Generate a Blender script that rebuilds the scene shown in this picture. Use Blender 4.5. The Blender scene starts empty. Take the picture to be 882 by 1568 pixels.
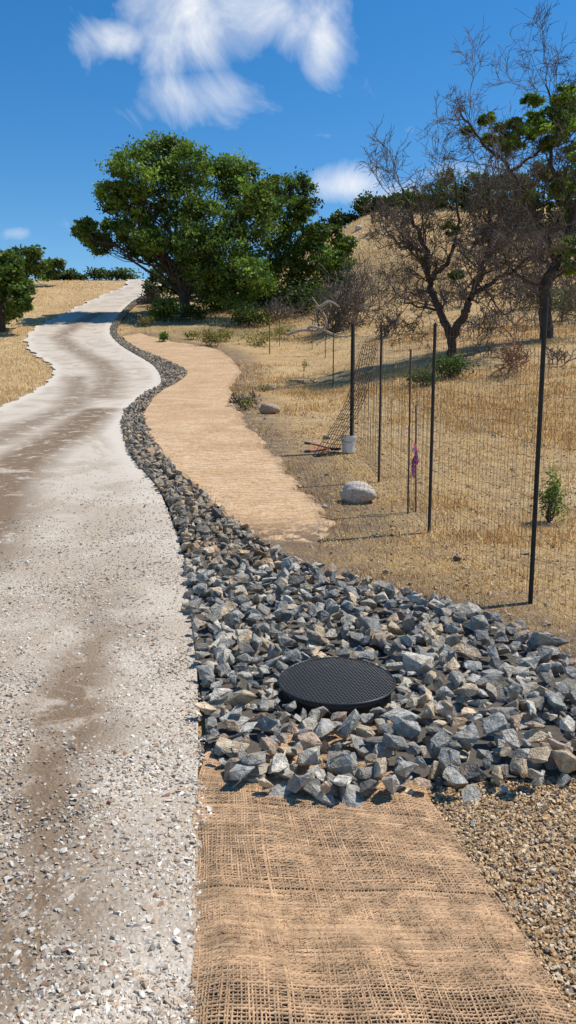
import bpy, bmesh, math
import numpy as np
rng = np.random.default_rng(11)
sc = bpy.context.scene

# ------------------------------------------------------------------ camera
CAM = np.array([0.0, 0.0, 1.5]); PITCH = math.radians(9.0); F = 1160.0
FWD = np.array([0, math.cos(PITCH), -math.sin(PITCH)])
UPV = np.array([0, math.sin(PITCH), math.cos(PITCH)])
cam_d = bpy.data.cameras.new("camera"); cam = bpy.data.objects.new("camera", cam_d)
sc.collection.objects.link(cam); sc.camera = cam
cam.location = CAM; cam.rotation_euler = (math.radians(90) - PITCH, 0, 0)
cam_d.sensor_fit = 'VERTICAL'; cam_d.sensor_height = 24; cam_d.lens = 24 * F / 1568
cam_d.clip_end = 3000; cam_d.clip_start = 0.05

# ------------------------------------------------------------------ terrain
_py = [-600, -50, 0, 5.3, 7.6, 10.4, 12.7, 20, 28, 42, 51, 60, 75, 90, 100, 110, 130, 200, 700]
_pz = [0, 0, 0, 0, .09, .27, .5, 1.08, 1.8, 3.6, 5.3, 7.2, 10.6, 14.2, 15.4, 15.6, 14.5, 8, -20]
_ys = np.arange(-100, 705, .25); _zs = np.interp(_ys, _py, _pz)
_k = np.exp(-.5 * (np.arange(-20, 21) * .25 / 1.6) ** 2); _k /= _k.sum()
_zs = np.convolve(np.pad(_zs, 20, mode='edge'), _k, 'valid')
def ss(x, a, b):
    t = np.clip((x - a) / (b - a), 0, 1); return t * t * (3 - 2 * t)
def wob(x, y):
    return (np.sin(x * .9 + 1.3 * np.sin(y * .5)) * np.sin(y * .7 + 1.1 * np.sin(x * .6 + 2)) * .5
            + np.sin(x * 2.3 + y * 1.1 + 1) * np.sin(y * 2.9 - x * .8) * .25 + np.sin(x*.31+y*.23)*.5)
def terrain(x, y):
    x = np.asarray(x, float); y = np.asarray(y, float)
    z = np.interp(y, _ys, _zs)
    z = z + ss(y, 12, 30) * .2 * 12 * np.tanh(np.clip(x - 1, 0, None) / 12)
    z = z + 7.8 * ss(x, -9, 14) * ss(y, 50, 112)
    off = ss(x - (-.15 * y + 1.5), 0, 4)
    z = z + wob(x, y) * .10 * ss(y, 8, 25) * off
    return z
def raydir(px, py):
    u = (px - 441) / F; v = (784 - py) / F
    return FWD + u * np.array([1., 0, 0]) + v * UPV
_t = np.geomspace(1, 350, 5000)
def G(px, py):
    d = raydir(px, py); P = CAM + _t[:, None] * d
    h = P[:, 2] - terrain(P[:, 0], P[:, 1]); i = np.argmax(h < 0)
    if h[i] >= 0: i = int(np.argmin(h / _t))
    return P[i, :2].copy()
def at(px, py, y):
    d = raydir(px, py); return CAM + d * (y / d[1])
def onground(p, dz=0.):
    return np.array([p[0], p[1], float(terrain(p[0], p[1])) + dz])

# ------------------------------------------------------------------ mesh builder
class MB:
    def __init__(s): s.V = []; s.F = []; s.C = []; s.n = 0
    def add(s, V, Fc, col=(1, 1, 1)):
        V = np.asarray(V, float); Fc = np.asarray(Fc, int)
        s.V.append(V); s.F.append(Fc + s.n); s.n += len(V)
        c = np.asarray(col, float)
        if c.ndim == 1: c = np.tile(c, (len(V), 1))
        s.C.append(c)
    def build(s, name, mat, smooth=False, parent=None, uv=None):
        V = np.concatenate(s.V); C = np.concatenate(s.C)
        me = bpy.data.meshes.new(name)
        me.vertices.add(len(V)); me.vertices.foreach_set('co', V.astype(np.float32).ravel())
        lv = np.concatenate([f.ravel() for f in s.F])
        tot = np.concatenate([np.full(len(f), f.shape[1]) for f in s.F])
        st = np.concatenate([[0], np.cumsum(tot)[:-1]])
        me.loops.add(len(lv)); me.loops.foreach_set('vertex_index', lv.astype(np.int32))
        me.polygons.add(len(tot)); me.polygons.foreach_set('loop_start', st.astype(np.int32))
        me.update(calc_edges=True)
        me.polygons.foreach_set('use_smooth', np.full(len(tot), smooth))
        ca = me.color_attributes.new('Col', 'FLOAT_COLOR', 'POINT')
        ca.data.foreach_set('color', np.c_[C, np.ones(len(C))].astype(np.float32).ravel())
        if uv is not None:
            ul = me.uv_layers.new(name='UVMap')
            ul.data.foreach_set('uv', uv[lv].astype(np.float32).ravel())
        me.materials.append(mat); me.update()
        ob = bpy.data.objects.new(name, me); sc.collection.objects.link(ob)
        if parent: ob.parent = parent
        return ob
def empty(name, loc=(0, 0, 0)):
    e = bpy.data.objects.new(name, None); sc.collection.objects.link(e); return e
def nrm(v): return v / (np.linalg.norm(v, axis=-1, keepdims=True) + 1e-9)
def tube(mb, P, R, k=5, col=(1, 1, 1), cap=True):
    P = np.asarray(P, float); n = len(P); R = np.broadcast_to(np.asarray(R, float), (n,))
    T = np.gradient(P, axis=0); T = nrm(T)
    ref = np.array([.31, .12, .94]) if abs(T[0, 2]) < .8 else np.array([.95, .3, .05])
    A = nrm(np.cross(T, ref)); B = np.cross(T, A)
    a = np.arange(k) * 2 * np.pi / k
    ring = P[:, None, :] + R[:, None, None] * (np.cos(a)[None, :, None] * A[:, None, :] + np.sin(a)[None, :, None] * B[:, None, :])
    i = np.arange(n - 1)[:, None] * k; j = np.arange(k)[None, :]; j2 = (j + 1) % k
    Fq = np.stack([i + j, i + j2, i + k + j2, i + k + j], -1).reshape(-1, 4)
    mb.add(ring.reshape(-1, 3), Fq, col)
    if cap:
        mb.add(ring[-1], [list(range(k))], col)
def randrot(n):
    q = nrm(rng.normal(size=(n, 4))); w, x, y, z = q.T
    return np.stack([1-2*(y*y+z*z), 2*(x*y-z*w), 2*(x*z+y*w), 2*(x*y+z*w), 1-2*(x*x+z*z), 2*(y*z-x*w),
                     2*(x*z-y*w), 2*(y*z+x*w), 1-2*(x*x+y*y)], -1).reshape(n, 3, 3)
def hull(npts, scale, sub=0, jit=0.):
    bm = bmesh.new()
    p = nrm(rng.normal(size=(npts, 3))) * rng.uniform(.75, 1, (npts, 1)) * np.array(scale)
    for q in p: bm.verts.new(q)
    r = bmesh.ops.convex_hull(bm, input=bm.verts)
    dl = [e for e in r['geom_interior'] if isinstance(e, bmesh.types.BMVert)]
    if dl: bmesh.ops.delete(bm, geom=dl, context='VERTS')
    loose = [v for v in bm.verts if not v.link_faces]
    if loose: bmesh.ops.delete(bm, geom=loose, context='VERTS')
    if sub:
        bmesh.ops.bevel(bm, geom=list(bm.edges), offset=.035, segments=1, affect='EDGES', profile=.5)
        bmesh.ops.triangulate(bm, faces=bm.faces)
        bmesh.ops.subdivide_edges(bm, edges=[e for e in bm.edges if e.calc_length() > .35], cuts=1, use_grid_fill=True)
    bmesh.ops.triangulate(bm, faces=bm.faces)
    bm.verts.ensure_lookup_table()
    V = np.array([v.co[:] for v in bm.verts]); Fc = np.array([[v.index for v in f.verts] for f in bm.faces])
    bm.free()
    if jit: V = V + rng.normal(0, jit, V.shape)
    return V, Fc
def scatter(mb, temps, pos, size, col, rot=None, sq=None):
    n = len(pos); R = randrot(n) if rot is None else rot
    k = rng.integers(0, len(temps), n)
    for i, (V, Fc) in enumerate(temps):
        m = np.where(k == i)[0]
        if not len(m): continue
        W = np.einsum('nij,vj->nvi', R[m], V) * size[m][:, None, None]
        if sq is not None: W[:, :, 2] *= sq
        W = W + pos[m][:, None, :]
        FF = (Fc[None] + (np.arange(len(m)) * len(V))[:, None, None]).reshape(-1, Fc.shape[1])
        mb.add(W.reshape(-1, 3), FF, np.repeat(col[m], len(V), 0))

# ------------------------------------------------------------------ materials
def newmat(name, rough=.9):
    m = bpy.data.materials.new(name); m.use_nodes = True; nt = m.node_tree
    b = nt.nodes['Principled BSDF']; b.inputs['Roughness'].default_value = rough
    b.inputs['Specular IOR Level'].default_value = .25
    return m, nt, b
def N(nt, t, **kw):
    return nt.nodes.new(t)
def noise(nt, vec, scale, detail=4, rough=.6, dist=0.):
    n = N(nt, 'ShaderNodeTexNoise'); n.inputs['Scale'].default_value = scale
    n.inputs['Detail'].default_value = min(detail, 4); n.inputs['Roughness'].default_value = rough
    n.inputs['Distortion'].default_value = dist
    nt.links.new(vec, n.inputs['Vector']); return n.outputs['Fac']
def voro(nt, vec, scale, feat='F1', out='Distance'):
    n = N(nt, 'ShaderNodeTexVoronoi'); n.feature = feat; n.inputs['Scale'].default_value = scale
    nt.links.new(vec, n.inputs['Vector']); return n.outputs[out]
def ramp(nt, fac, stops):
    r = N(nt, 'ShaderNodeValToRGB'); e = r.color_ramp.elements
    while len(e) < len(stops): e.new(.5)
    for q, (p, c) in zip(e, stops):
        q.position = p; q.color = (tuple(c) + (1,)) if isinstance(c, (tuple, list)) else (c, c, c, 1)
    nt.links.new(fac, r.inputs['Fac']); return r.outputs['Color']
def mix(nt, fac, a, b, mode='MIX'):
    m = N(nt, 'ShaderNodeMix'); m.data_type = 'RGBA'; m.blend_type = mode
    for s, v in ((m.inputs[0], fac), (m.inputs[6], a), (m.inputs[7], b)):
        if isinstance(v, (int, float)): s.default_value = v
        elif isinstance(v, tuple): s.default_value = v + (1,)
        else: nt.links.new(v, s)
    return m.outputs[2]
def mth(nt, op, a, b=None, clamp=False):
    m = N(nt, 'ShaderNodeMath'); m.operation = op; m.use_clamp = clamp
    for s, v in zip(m.inputs, (a, b)):
        if v is None: continue
        if isinstance(v, (int, float)): s.default_value = v
        else: nt.links.new(v, s)
    return m.outputs[0]
def bump(nt, b, h, strength=.5, dist=.02):
    n = N(nt, 'ShaderNodeBump'); n.inputs['Strength'].default_value = strength; n.inputs['Distance'].default_value = dist
    nt.links.new(h, n.inputs['Height']); nt.links.new(n.outputs[0], b.inputs['Normal'])
def pos_(nt): return N(nt, 'ShaderNodeNewGeometry').outputs['Position']
def attr(nt, a='Col'):
    n = N(nt, 'ShaderNodeAttribute'); n.attribute_name = a; return n.outputs['Color']
def colmat(name, rough=.9, nscale=8., lo=.7, hi=1.25, bs=0., bd=.01, bscale=40., spec=.25):
    m, nt, b = newmat(name, rough); b.inputs['Specular IOR Level'].default_value = spec
    p = pos_(nt); f = noise(nt, p, nscale, 3, .65)
    c = mix(nt, 1., attr(nt), ramp(nt, f, [(.3, lo), (.7, hi)]), 'MULTIPLY')
    nt.links.new(c, b.inputs['Base Color'])
    if bs: bump(nt, b, noise(nt, p, bscale, 3, .7), bs, bd)
    return m

# dry land: R = bare soil beside the blanket, G = shade painted under the oaks
m_land, nt, b = newmat('dry_grass_ground', 1.)
p = pos_(nt)
sepc = N(nt, 'ShaderNodeSeparateColor'); nt.links.new(attr(nt), sepc.inputs[0])
c = ramp(nt, noise(nt, p, .35, 4, .6, .5), [(.3, (.41, .225, .07)), (.5, (.56, .345, .13)), (.7, (.68, .48, .235))])
c = mix(nt, ramp(nt, noise(nt, p, 1.7, 4, .7), [(.46, 0.), (.6, .8)]), c, (.33, .20, .095))
c = mix(nt, ramp(nt, noise(nt, p, 14, 4, .75), [(.38, 0.), (.65, .6)]), c, (.78, .585, .33))
c = mix(nt, ramp(nt, noise(nt, p, 45, 4, .8), [(.48, 0.), (.66, .7)]), c, (.19, .115, .05))
soil = mix(nt, noise(nt, p, 9, 4, .7), (.14, .09, .055), (.36, .25, .16))
soilf = mth(nt, 'MULTIPLY', sepc.outputs[0], ramp(nt, noise(nt, p, 3.5, 4, .7), [(.35, .35), (.52, 1.)]))
c = mix(nt, soilf, c, soil)
c = mix(nt, sepc.outputs[1], c, (.11, .085, .035))  # shade below the oak crowns mixed into the ground colour
nt.links.new(c, b.inputs['Base Color'])
bump(nt, b, mth(nt, 'ADD', noise(nt, p, 22, 4, .75), noise(nt, p, 3, 3, .6)), 1., .06)

# road: R = dirt / damp, G = clean gravel shoulder
m_road, nt, b = newmat('gravel_road', .95)
p = pos_(nt); sepc = N(nt, 'ShaderNodeSeparateColor'); nt.links.new(attr(nt), sepc.inputs[0])
vn = N(nt, 'ShaderNodeTexVoronoi'); vn.inputs['Scale'].default_value = 62; nt.links.new(p, vn.inputs['Vector']); vc = vn.outputs['Color']; vd = vn.outputs['Distance']
g = ramp(nt, vc, [(0., (.32, .26, .19)), (.5, (.52, .445, .35)), (1., (.72, .645, .54))])
g = mix(nt, ramp(nt, vd, [(.3, 0.), (.75, .8)]), g, (.24, .185, .13))
fine = mix(nt, noise(nt, p, 60, 4, .8), (.42, .345, .26), (.70, .605, .49))
c = mix(nt, ramp(nt, noise(nt, p, 1.3, 3, .6), [(.35, .2), (.65, .75)]), fine, g)
c = mix(nt, mth(nt, 'MULTIPLY', sepc.outputs[2], .75), c, mix(nt, noise(nt, p, 18, 4, .85), (.44, .365, .28), (.72, .63, .52)))
dirt = mix(nt, noise(nt, p, 40, 4, .8), (.13, .085, .05), (.29, .205, .13))
df = mth(nt, 'MULTIPLY', sepc.outputs[0], ramp(nt, noise(nt, p, 2.6, 4, .75, .9), [(.36, .15), (.48, 1.)]), True)
c = mix(nt, mth(nt, 'MULTIPLY', sepc.outputs[1], .6), c, (.64, .57, .475))
c = mix(nt, mth(nt, 'MULTIPLY', ramp(nt, noise(nt, p, .5, 4, .72, 1.4), [(.48, 0.), (.56, .45)]), mth(nt, 'SUBTRACT', 1., sepc.outputs[1])), c, (.34, .255, .175))
c = mix(nt, df, c, dirt)
nt.links.new(c, b.inputs['Base Color'])
bump(nt, b, mth(nt, 'ADD', mth(nt, 'MULTIPLY', vd, -1.), noise(nt, p, 30, 4, .7)), .5, .012)

m_stone = colmat('gravel_stone', .9, 90, .75, 1.2)
m, nt, b = newmat('riprap_stone', .85); p = pos_(nt)
c = mix(nt, 1., attr(nt), ramp(nt, noise(nt, p, 28, 4, .75), [(.3, .55), (.5, 1.), (.72, 1.7)]), 'MULTIPLY')
c = mix(nt, ramp(nt, noise(nt, p, 9, 3, .6), [(.50, 0.), (.66, .6)]), c, (.46, .36, .235))
nt.links.new(c, b.inputs['Base Color']); bump(nt, b, noise(nt, p, 30, 4, .75), 1., .025)
m_rock = m
m_bark = colmat('bark', .95, 12, .55, 1.4)
m_grass = colmat('dry_grass_blades', .9, 2, .85, 1.2)
m_jute = colmat('jute_thread', 1., 14, .65, 1.3)
m_post = colmat('painted_steel', .6, 20, .7, 1.3)
m_wire = colmat('wire', .5, 20, .8, 1.2)
m_plastic = colmat('plastic', .45, 5, .95, 1.05, spec=.4)
m_granite = colmat('granite', .9, 45, .55, 1.35, .7, .015, 30)
def leafmat(name):
    m, nt, b = newmat(name, .6); p = pos_(nt); b.inputs['Specular IOR Level'].default_value = .3
    c = mix(nt, 1., attr(nt), ramp(nt, noise(nt, p, 1.2, 2, .6), [(.3, .7), (.7, 1.3)]), 'MULTIPLY')
    nt.links.new(c, b.inputs['Base Color'])
    tr = N(nt, 'ShaderNodeBsdfTranslucent'); nt.links.new(mix(nt, 1., c, (1.25, 1.5, .6), 'MULTIPLY'), tr.inputs[0])
    ms = N(nt, 'ShaderNodeMixShader'); ms.inputs[0].default_value = .3
    nt.links.new(b.outputs[0], ms.inputs[1]); nt.links.new(tr.outputs[0], ms.inputs[2])
    nt.links.new(ms.outputs[0], nt.nodes['Material Output'].inputs['Surface']); return m
m_leaf = leafmat('oak_leaves')

# slope erosion blanket
m_mat, nt, b = newmat('jute_blanket', 1.); p = pos_(nt)
uvn = N(nt, 'ShaderNodeUVMap'); uvn.uv_map = 'UVMap'; uv = uvn.outputs[0]
c = ramp(nt, noise(nt, p, 1.1, 4, .7, .6), [(.3, (.46, .285, .15)), (.5, (.58, .385, .215)), (.7, (.68, .49, .30))])
c = mix(nt, ramp(nt, noise(nt, p, 26, 4, .85), [(.48, 0.), (.64, .6)]), c, (.36, .22, .12))
w = N(nt, 'ShaderNodeTexWave'); w.inputs['Scale'].default_value = 1.6; w.inputs['Distortion'].default_value = 9
w.inputs['Detail'].default_value = 4; w.inputs['Detail Scale'].default_value = 2.; w.bands_direction = 'Y'; nt.links.new(uv, w.inputs[0])
c = mix(nt, mth(nt, 'MULTIPLY', ramp(nt, w.outputs['Fac'], [(.75, 0.), (.98, 1.)]), .45), c, (.30, .185, .10))
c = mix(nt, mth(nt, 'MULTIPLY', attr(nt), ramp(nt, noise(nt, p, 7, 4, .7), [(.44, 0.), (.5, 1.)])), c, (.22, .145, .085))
nt.links.new(c, b.inputs['Base Color'])
bump(nt, b, mth(nt, 'ADD', mth(nt, 'MULTIPLY', w.outputs['Fac'], .4), mth(nt,'MULTIPLY',noise(nt, p, 5, 4, .75),2.)), .7, .05)

m_base, nt, b = newmat('jute_backing', 1.); p = pos_(nt)
nt.links.new(mix(nt, noise(nt, p, 25, 4, .75), (.12, .075, .045), (.30, .20, .12)), b.inputs['Base Color'])
m_bed, nt, b = newmat('bed_grit_gap_shade', 1.); p = pos_(nt)  # grit kept dark to paint shade into the gaps between rocks
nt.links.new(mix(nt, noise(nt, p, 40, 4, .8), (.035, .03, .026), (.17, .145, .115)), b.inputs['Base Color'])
m_pea, nt, b = newmat('pea_gravel_bed', .95); p = pos_(nt)
vn = N(nt, 'ShaderNodeTexVoronoi'); vn.inputs['Scale'].default_value = 62; nt.links.new(p, vn.inputs['Vector'])
c = ramp(nt, vn.outputs['Color'], [(0., (.26, .155, .07)), (.5, (.48, .32, .165)), (1., (.66, .50, .31))])
c = mix(nt, ramp(nt, vn.outputs['Distance'], [(.3, 0.), (.75, .85)]), c, (.18, .11, .055))
nt.links.new(c, b.inputs['Base Color'])

# ------------------------------------------------------------------ strips
def cr(P, n):
    P = np.asarray(P, float); m = len(P); t = np.linspace(0, m - 1, n); i = np.clip(t.astype(int), 0, m - 2); f = (t - i)[:, None]
    g = lambda k: P[np.clip(k, 0, m - 1)]
    p0, p1, p2, p3 = g(i - 1), g(i), g(i + 1), g(i + 2)
    return .5 * ((2*p1) + (-p0+p2)*f + (2*p0-5*p1+4*p2-p3)*f**2 + (-p0+3*p1-3*p2+p3)*f**3)
def W(x, y): return np.array([x, y], float)
class Strip:
    def __init__(s, pairs, n, m, rough=0., roughL=0.):
        s.L = cr([a for a, _ in pairs], n); s.R = cr([b_ for _, b_ in pairs], n)
        q = np.arange(n)
        if rough:
            wv = (np.sin(q*.37)*.5 + np.sin(q*.91+2)*.35 + np.sin(q*1.9+1)*.25 + rng.normal(0, .15, n))
            s.R = s.R + nrm(s.R - s.L)*(wv*rough)[:, None]
        if roughL:
            wv = (np.sin(q*.47+1)*.5 + np.sin(q*1.1+2)*.35 + rng.normal(0, .2, n))*np.clip((np.abs(s.L[:, 1]) - 2)/25, .4, 3)
            s.L = s.L - nrm(s.R - s.L)*(wv*roughL)[:, None]
        t = np.linspace(0, 1, m)[None, :, None]
        s.XY = s.L[:, None, :] * (1 - t) + s.R[:, None, :] * t; s.n = n; s.m = m
        s.poly = np.concatenate([s.L, s.R[::-1]])
    def mesh(s, name, mat, off, col=None, extra=None, parent=None):
        X = s.XY[..., 0]; Y = s.XY[..., 1]
        Z = terrain(X, Y) + off(X, Y, np.linspace(0, 1, s.m)[None, :])
        V = np.stack([X, Y, Z], -1).reshape(-1, 3)
        i = np.arange(s.n - 1)[:, None] * s.m; j = np.arange(s.m - 1)[None, :]
        Fq = np.stack([i+j, i+j+1, i+s.m+j+1, i+s.m+j], -1).reshape(-1, 4)
        C = np.ones((len(V), 3)) if col is None else col(V, np.tile(np.linspace(0, 1, s.m), s.n))
        dl = np.linalg.norm(np.diff(s.XY[:, 0], axis=0), axis=1); al = np.concatenate([[0], np.cumsum(dl)])
        wd = np.linalg.norm(s.R - s.L, axis=1)
        UV = np.stack([np.linspace(0, 1, s.m)[None, :] * wd[:, None], np.repeat(al[:, None], s.m, 1)], -1).reshape(-1, 2)
        mb = MB(); mb.add(V, Fq, C); return mb.build(name, mat, True, parent, UV)
    def sample(s, k, wt=None):
        A = s.XY; d1 = A[1:, :-1] - A[:-1, :-1]; d2 = A[:-1, 1:] - A[:-1, :-1]
        ar = np.abs(d1[..., 0]*d2[..., 1] - d1[..., 1]*d2[..., 0])
        if wt is not None: ar = ar * wt(A[:-1, :-1, 0], A[:-1, :-1, 1])
        pr = ar.ravel() / ar.sum(); c = rng.choice(len(pr), k, p=pr); i, j = np.divmod(c, s.m - 1)
        a, b2 = rng.random((2, k, 1)); f = ((1-a)*(1-b2)*A[i, j] + a*(1-b2)*A[i+1, j] + (1-a)*b2*A[i, j+1] + a*b2*A[i+1, j+1])
        tt = (j + b2[:, 0]) / (s.m - 1); return f, tt
def inpoly(P, poly):
    x, y = P[:, 0], P[:, 1]; r = np.zeros(len(P), bool); q = np.roll(poly, 1, 0)
    for (x1, y1), (x2, y2) in zip(poly, q):
        if y1 == y2: continue
        c_ = ((y1 > y) != (y2 > y)) & (x < (x2-x1)*(y-y1)/(y2-y1) + x1); r ^= c_
    return r
road = Strip([(W(-4.6, -6), W(-.15, -6)), (W(-4.6, 0), W(-.2, 0)), (W(-4.6, 1.6), G(290, 1568)), (W(-4.6, 2.7), G(303, 1200)),
    (W(-4.6, 4), G(300, 1010)), (W(-4.8, 6), G(285, 870)), (W(-5.2, 9), G(240, 745)), (W(-5.9, 12), G(200, 690)), (W(-6.8, 16), G(188, 655)),
    (G(0, 625), G(200, 625)), (G(50, 602), G(232, 602)), (G(80, 578), G(248, 585)), (G(78, 560), G(238, 562)), (G(55, 545), G(210, 542)),
    (G(40, 522), G(180, 522)), (G(55, 503), G(170, 505)), (G(90, 486), G(183, 483)), (G(130, 466), G(205, 463)), (G(165, 450), G(228, 450)),
    (G(190, 440), G(245, 441)), (W(-20, 100), W(-15, 101))], 500, 60, 0, .12)
RP = [(G(425, 1240), G(655, 1232)), (G(362, 1215), G(850, 1215)), (G(325, 1160), G(925, 1175)), (G(312, 1090), G(935, 1105)), (G(302, 1020), G(885, 1042)),
    (G(292, 945), G(800, 975)), (G(288, 895), G(615, 918)), (G(283, 855), G(475, 878)), (G(270, 804), G(378, 820)), (G(240, 747), G(317, 770)),
    (G(203, 702), G(262, 715)), (G(188, 662), G(230, 670)), (G(195, 632), G(222, 632)), (G(222, 607), G(246, 602)), (G(248, 590), G(286, 575)),
    (G(237, 563), G(265, 560)), (G(207, 544), G(235, 547)), (G(178, 524), G(198, 529)), (G(169, 507), G(179, 511)), (G(182, 485), G(191, 487)),
    (G(204, 464), G(212, 466)), (G(228, 451), G(234, 452))]
rocks = Strip(RP, 300, 24)
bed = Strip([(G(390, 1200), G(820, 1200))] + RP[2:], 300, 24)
slope = Strip([(G(425, 860), G(495, 826)), (G(375, 818), G(505, 802)), (G(335, 780), G(485, 772)), (G(300, 750), G(462, 752)), (G(257, 712), G(432, 712)), (G(226, 672), G(393, 668)),
    (G(219, 630), G(362, 625)), (G(243, 602), G(354, 592)), (G(282, 577), G(368, 570)), (G(262, 557), G(350, 547)), (G(232, 544), G(325, 534)),
    (G(197, 527), G(262, 524)), (G(188, 517), G(215, 512))], 260, 60, .10)
matp = Strip([(W(-.16, .3), W(.85, .3)), (G(290, 1568), W(.69, 1.6)), (G(298, 1380), G(760, 1385)), (G(303, 1200), G(655, 1225)), (G(335, 1125), G(620, 1110))], 140, 61)
pea = Strip([(W(.6, -1), W(4, -1)), (W(.62, 1.6), W(3.5, 1.6)), (G(750, 1385), W(3.3, 2.0)), (G(645, 1225), W(3.1, 2.6)), (G(620, 1120), W(3.1, 3.1)), (G(700, 1050), W(2.9, 3.5))], 40, 30)
polys = [s.poly for s in (road, rocks, slope, matp, pea)]

# ground sheet
gx = 14 * np.sinh(np.linspace(-4.4, 4.4, 340)) ; gy = np.concatenate([-12*np.sinh(np.linspace(4.3, .02, 60)), 12*np.sinh(np.linspace(0, 4.4, 420))])
X, Y = np.meshgrid(gx, gy); Z = terrain(X, Y) - .004
fl = np.stack([X.ravel(), Y.ravel()], -1)
edge = np.concatenate([slope.R, rocks.R[40:200]])
sel = np.where((fl[:, 1] > 1) & (fl[:, 1] < 70) & (np.abs(fl[:, 0]) < 30))[0]
d = np.full(len(fl), 99.)
for s0 in range(0, len(sel), 4000):
    q = sel[s0:s0+4000]; d[q] = np.sqrt(((fl[q][:, None, :] - edge[None, ::3]) ** 2).sum(-1)).min(1)
soilw = np.clip(1.5 - d / (.5 + .015 * fl[:, 1]), 0, 1)
col = np.zeros((len(fl), 3)); col[:, 0] = soilw
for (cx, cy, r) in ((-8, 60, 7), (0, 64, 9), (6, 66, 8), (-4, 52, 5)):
    col[:, 1] = np.maximum(col[:, 1], .65 * np.exp(-(((fl[:, 0]-cx)**2 + (fl[:, 1]-cy)**2) / r**2)))  # mask for the painted shade around each oak
ny, nx = X.shape; i = np.arange(ny-1)[:, None]*nx; j = np.arange(nx-1)[None]
mb = MB(); mb.add(np.stack([X, Y, Z], -1).reshape(-1, 3), np.stack([i+j, i+j+1, i+nx+j+1, i+nx+j], -1).reshape(-1, 4), col)
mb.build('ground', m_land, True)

# road sheet with dirt tracks
def seg_d(P, pl):
    d = np.full(len(P), 99.)
    for a, b_ in zip(pl[:-1], pl[1:]):
        ab = b_ - a; t = np.clip(((P - a) @ ab) / (ab @ ab), 0, 1); d = np.minimum(d, np.linalg.norm(P - (a + t[:, None]*ab), axis=1))
    return d
track = np.array([W(-.95, -1), W(-1.0, 1.2), G(60, 1400), G(70, 1200), G(105, 1080), G(150, 980), G(165, 900)])
track2 = np.array([G(-90, 880), G(-25, 800), G(-5, 750), G(35, 705), G(100, 668), G(150, 630)])
track3 = np.array([G(150, 610), G(170, 580), G(155, 557), G(115, 537), G(90, 518), G(115, 500), G(150, 480)])
track4 = np.array([G(-20, 680), G(50, 650), G(110, 625), G(120, 600), G(115, 580)])
def dirtval(P):
    wv = 1 + .35*np.sin(P[:, 1]*4.1 + np.sin(P[:, 0]*6)) + .25*np.sin(P[:, 1]*9.7 + P[:, 0]*5)
    v = np.clip(1.3 - seg_d(P, track) / (.22*wv), 0, 1) * np.clip((6.5 - P[:, 1]) / 3, 0, 1)
    v = np.maximum(v, np.clip(1.5 - seg_d(P, track2) / (.5), 0, 1))
    v = np.maximum(v, .8 * np.clip(1.3 - seg_d(P, track3) / .7, 0, 1))
    v = np.maximum(v, .8 * np.clip(1.3 - seg_d(P, track4) / .55, 0, 1))
    v = np.maximum(v, .9 * np.clip((-1.15 - P[:, 0]) / .3, 0, 1) * np.clip((4.5 - P[:, 1]) / 2, 0, 1))
    return v
def rcol(V, t):
    C = np.zeros((len(V), 3)); C[:, 0] = dirtval(V[:, :2])
    far = ss(V[:, 1], 5, 14)
    C[:, 1] = np.maximum(ss(t, .86, .95), ss(1 - t, .88, .97)) * (.25 + .75 * far)
    C[:, 2] = ss(V[:, 1], 5, 13); return C
road.mesh('gravel_road', m_road, lambda x, y, t: .012 + .0012*np.clip(y, 0, 100) + .006*wob(x*4, y*3), rcol)
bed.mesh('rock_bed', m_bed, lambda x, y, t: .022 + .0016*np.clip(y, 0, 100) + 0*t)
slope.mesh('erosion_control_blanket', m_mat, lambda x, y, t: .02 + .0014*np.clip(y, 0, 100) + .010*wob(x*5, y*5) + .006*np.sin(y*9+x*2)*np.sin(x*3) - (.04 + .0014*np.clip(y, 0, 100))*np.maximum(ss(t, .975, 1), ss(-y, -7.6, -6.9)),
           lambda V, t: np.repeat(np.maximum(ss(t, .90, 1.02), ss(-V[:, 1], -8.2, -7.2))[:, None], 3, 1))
pea.mesh('gravel_bed', m_pea, lambda x, y, t: .004 + 0*t)

# foreground jute mat
def undul(x, y, t):
    return (.010 * np.sin(x*7 + .8*np.sin(y*3)) * np.sin(y*2.1 + 1) + .006*np.sin(x*17 + y*4) * np.sin(y*6+x*3) + .006)*ss(np.minimum(t, 1-t), 0, .10) + .016
jm = empty('jute_mat')
matp.mesh('backing', m_base, lambda x, y, t: undul(x, y, t) - .005 - .02*(1-ss(np.minimum(t, 1-t), 0, .018)), parent=jm)
mb = MB()
nl, ncx = 96, 300
SL = cr(np.stack([matp.L, matp.R], 1).reshape(len(matp.L), 4), ncx)
Lp = SL[:, :2]; Rp = SL[:, 2:]
tt = np.linspace(0, 1, nl)
tj = tt + rng.normal(0, .0018, nl)
gridx = Lp[:, None, :]*(1-tj)[None, :, None] + Rp[:, None, :]*tj[None, :, None]
jit = .004*np.sin(gridx[..., 1]*9 + 3*np.sin(gridx[..., 0]*11)) + .0022*np.sin(gridx[..., 0]*40+gridx[..., 1]*23)
gridx[..., 0] += jit; gridx[..., 1] += rng.normal(0, .0010, (ncx, 1)) + .006*np.sin(gridx[..., 0]*8 + gridx[..., 1]*3) + rng.normal(0,.0006,gridx.shape[:2])
gz = terrain(gridx[..., 0], gridx[..., 1]) + undul(gridx[..., 0], gridx[..., 1], tt[None, :])
par = ((np.arange(ncx)[:, None] + np.arange(nl)[None, :]) % 2)*2 - 1
jc = np.array([.50, .325, .185])
i0c = 62
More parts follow.
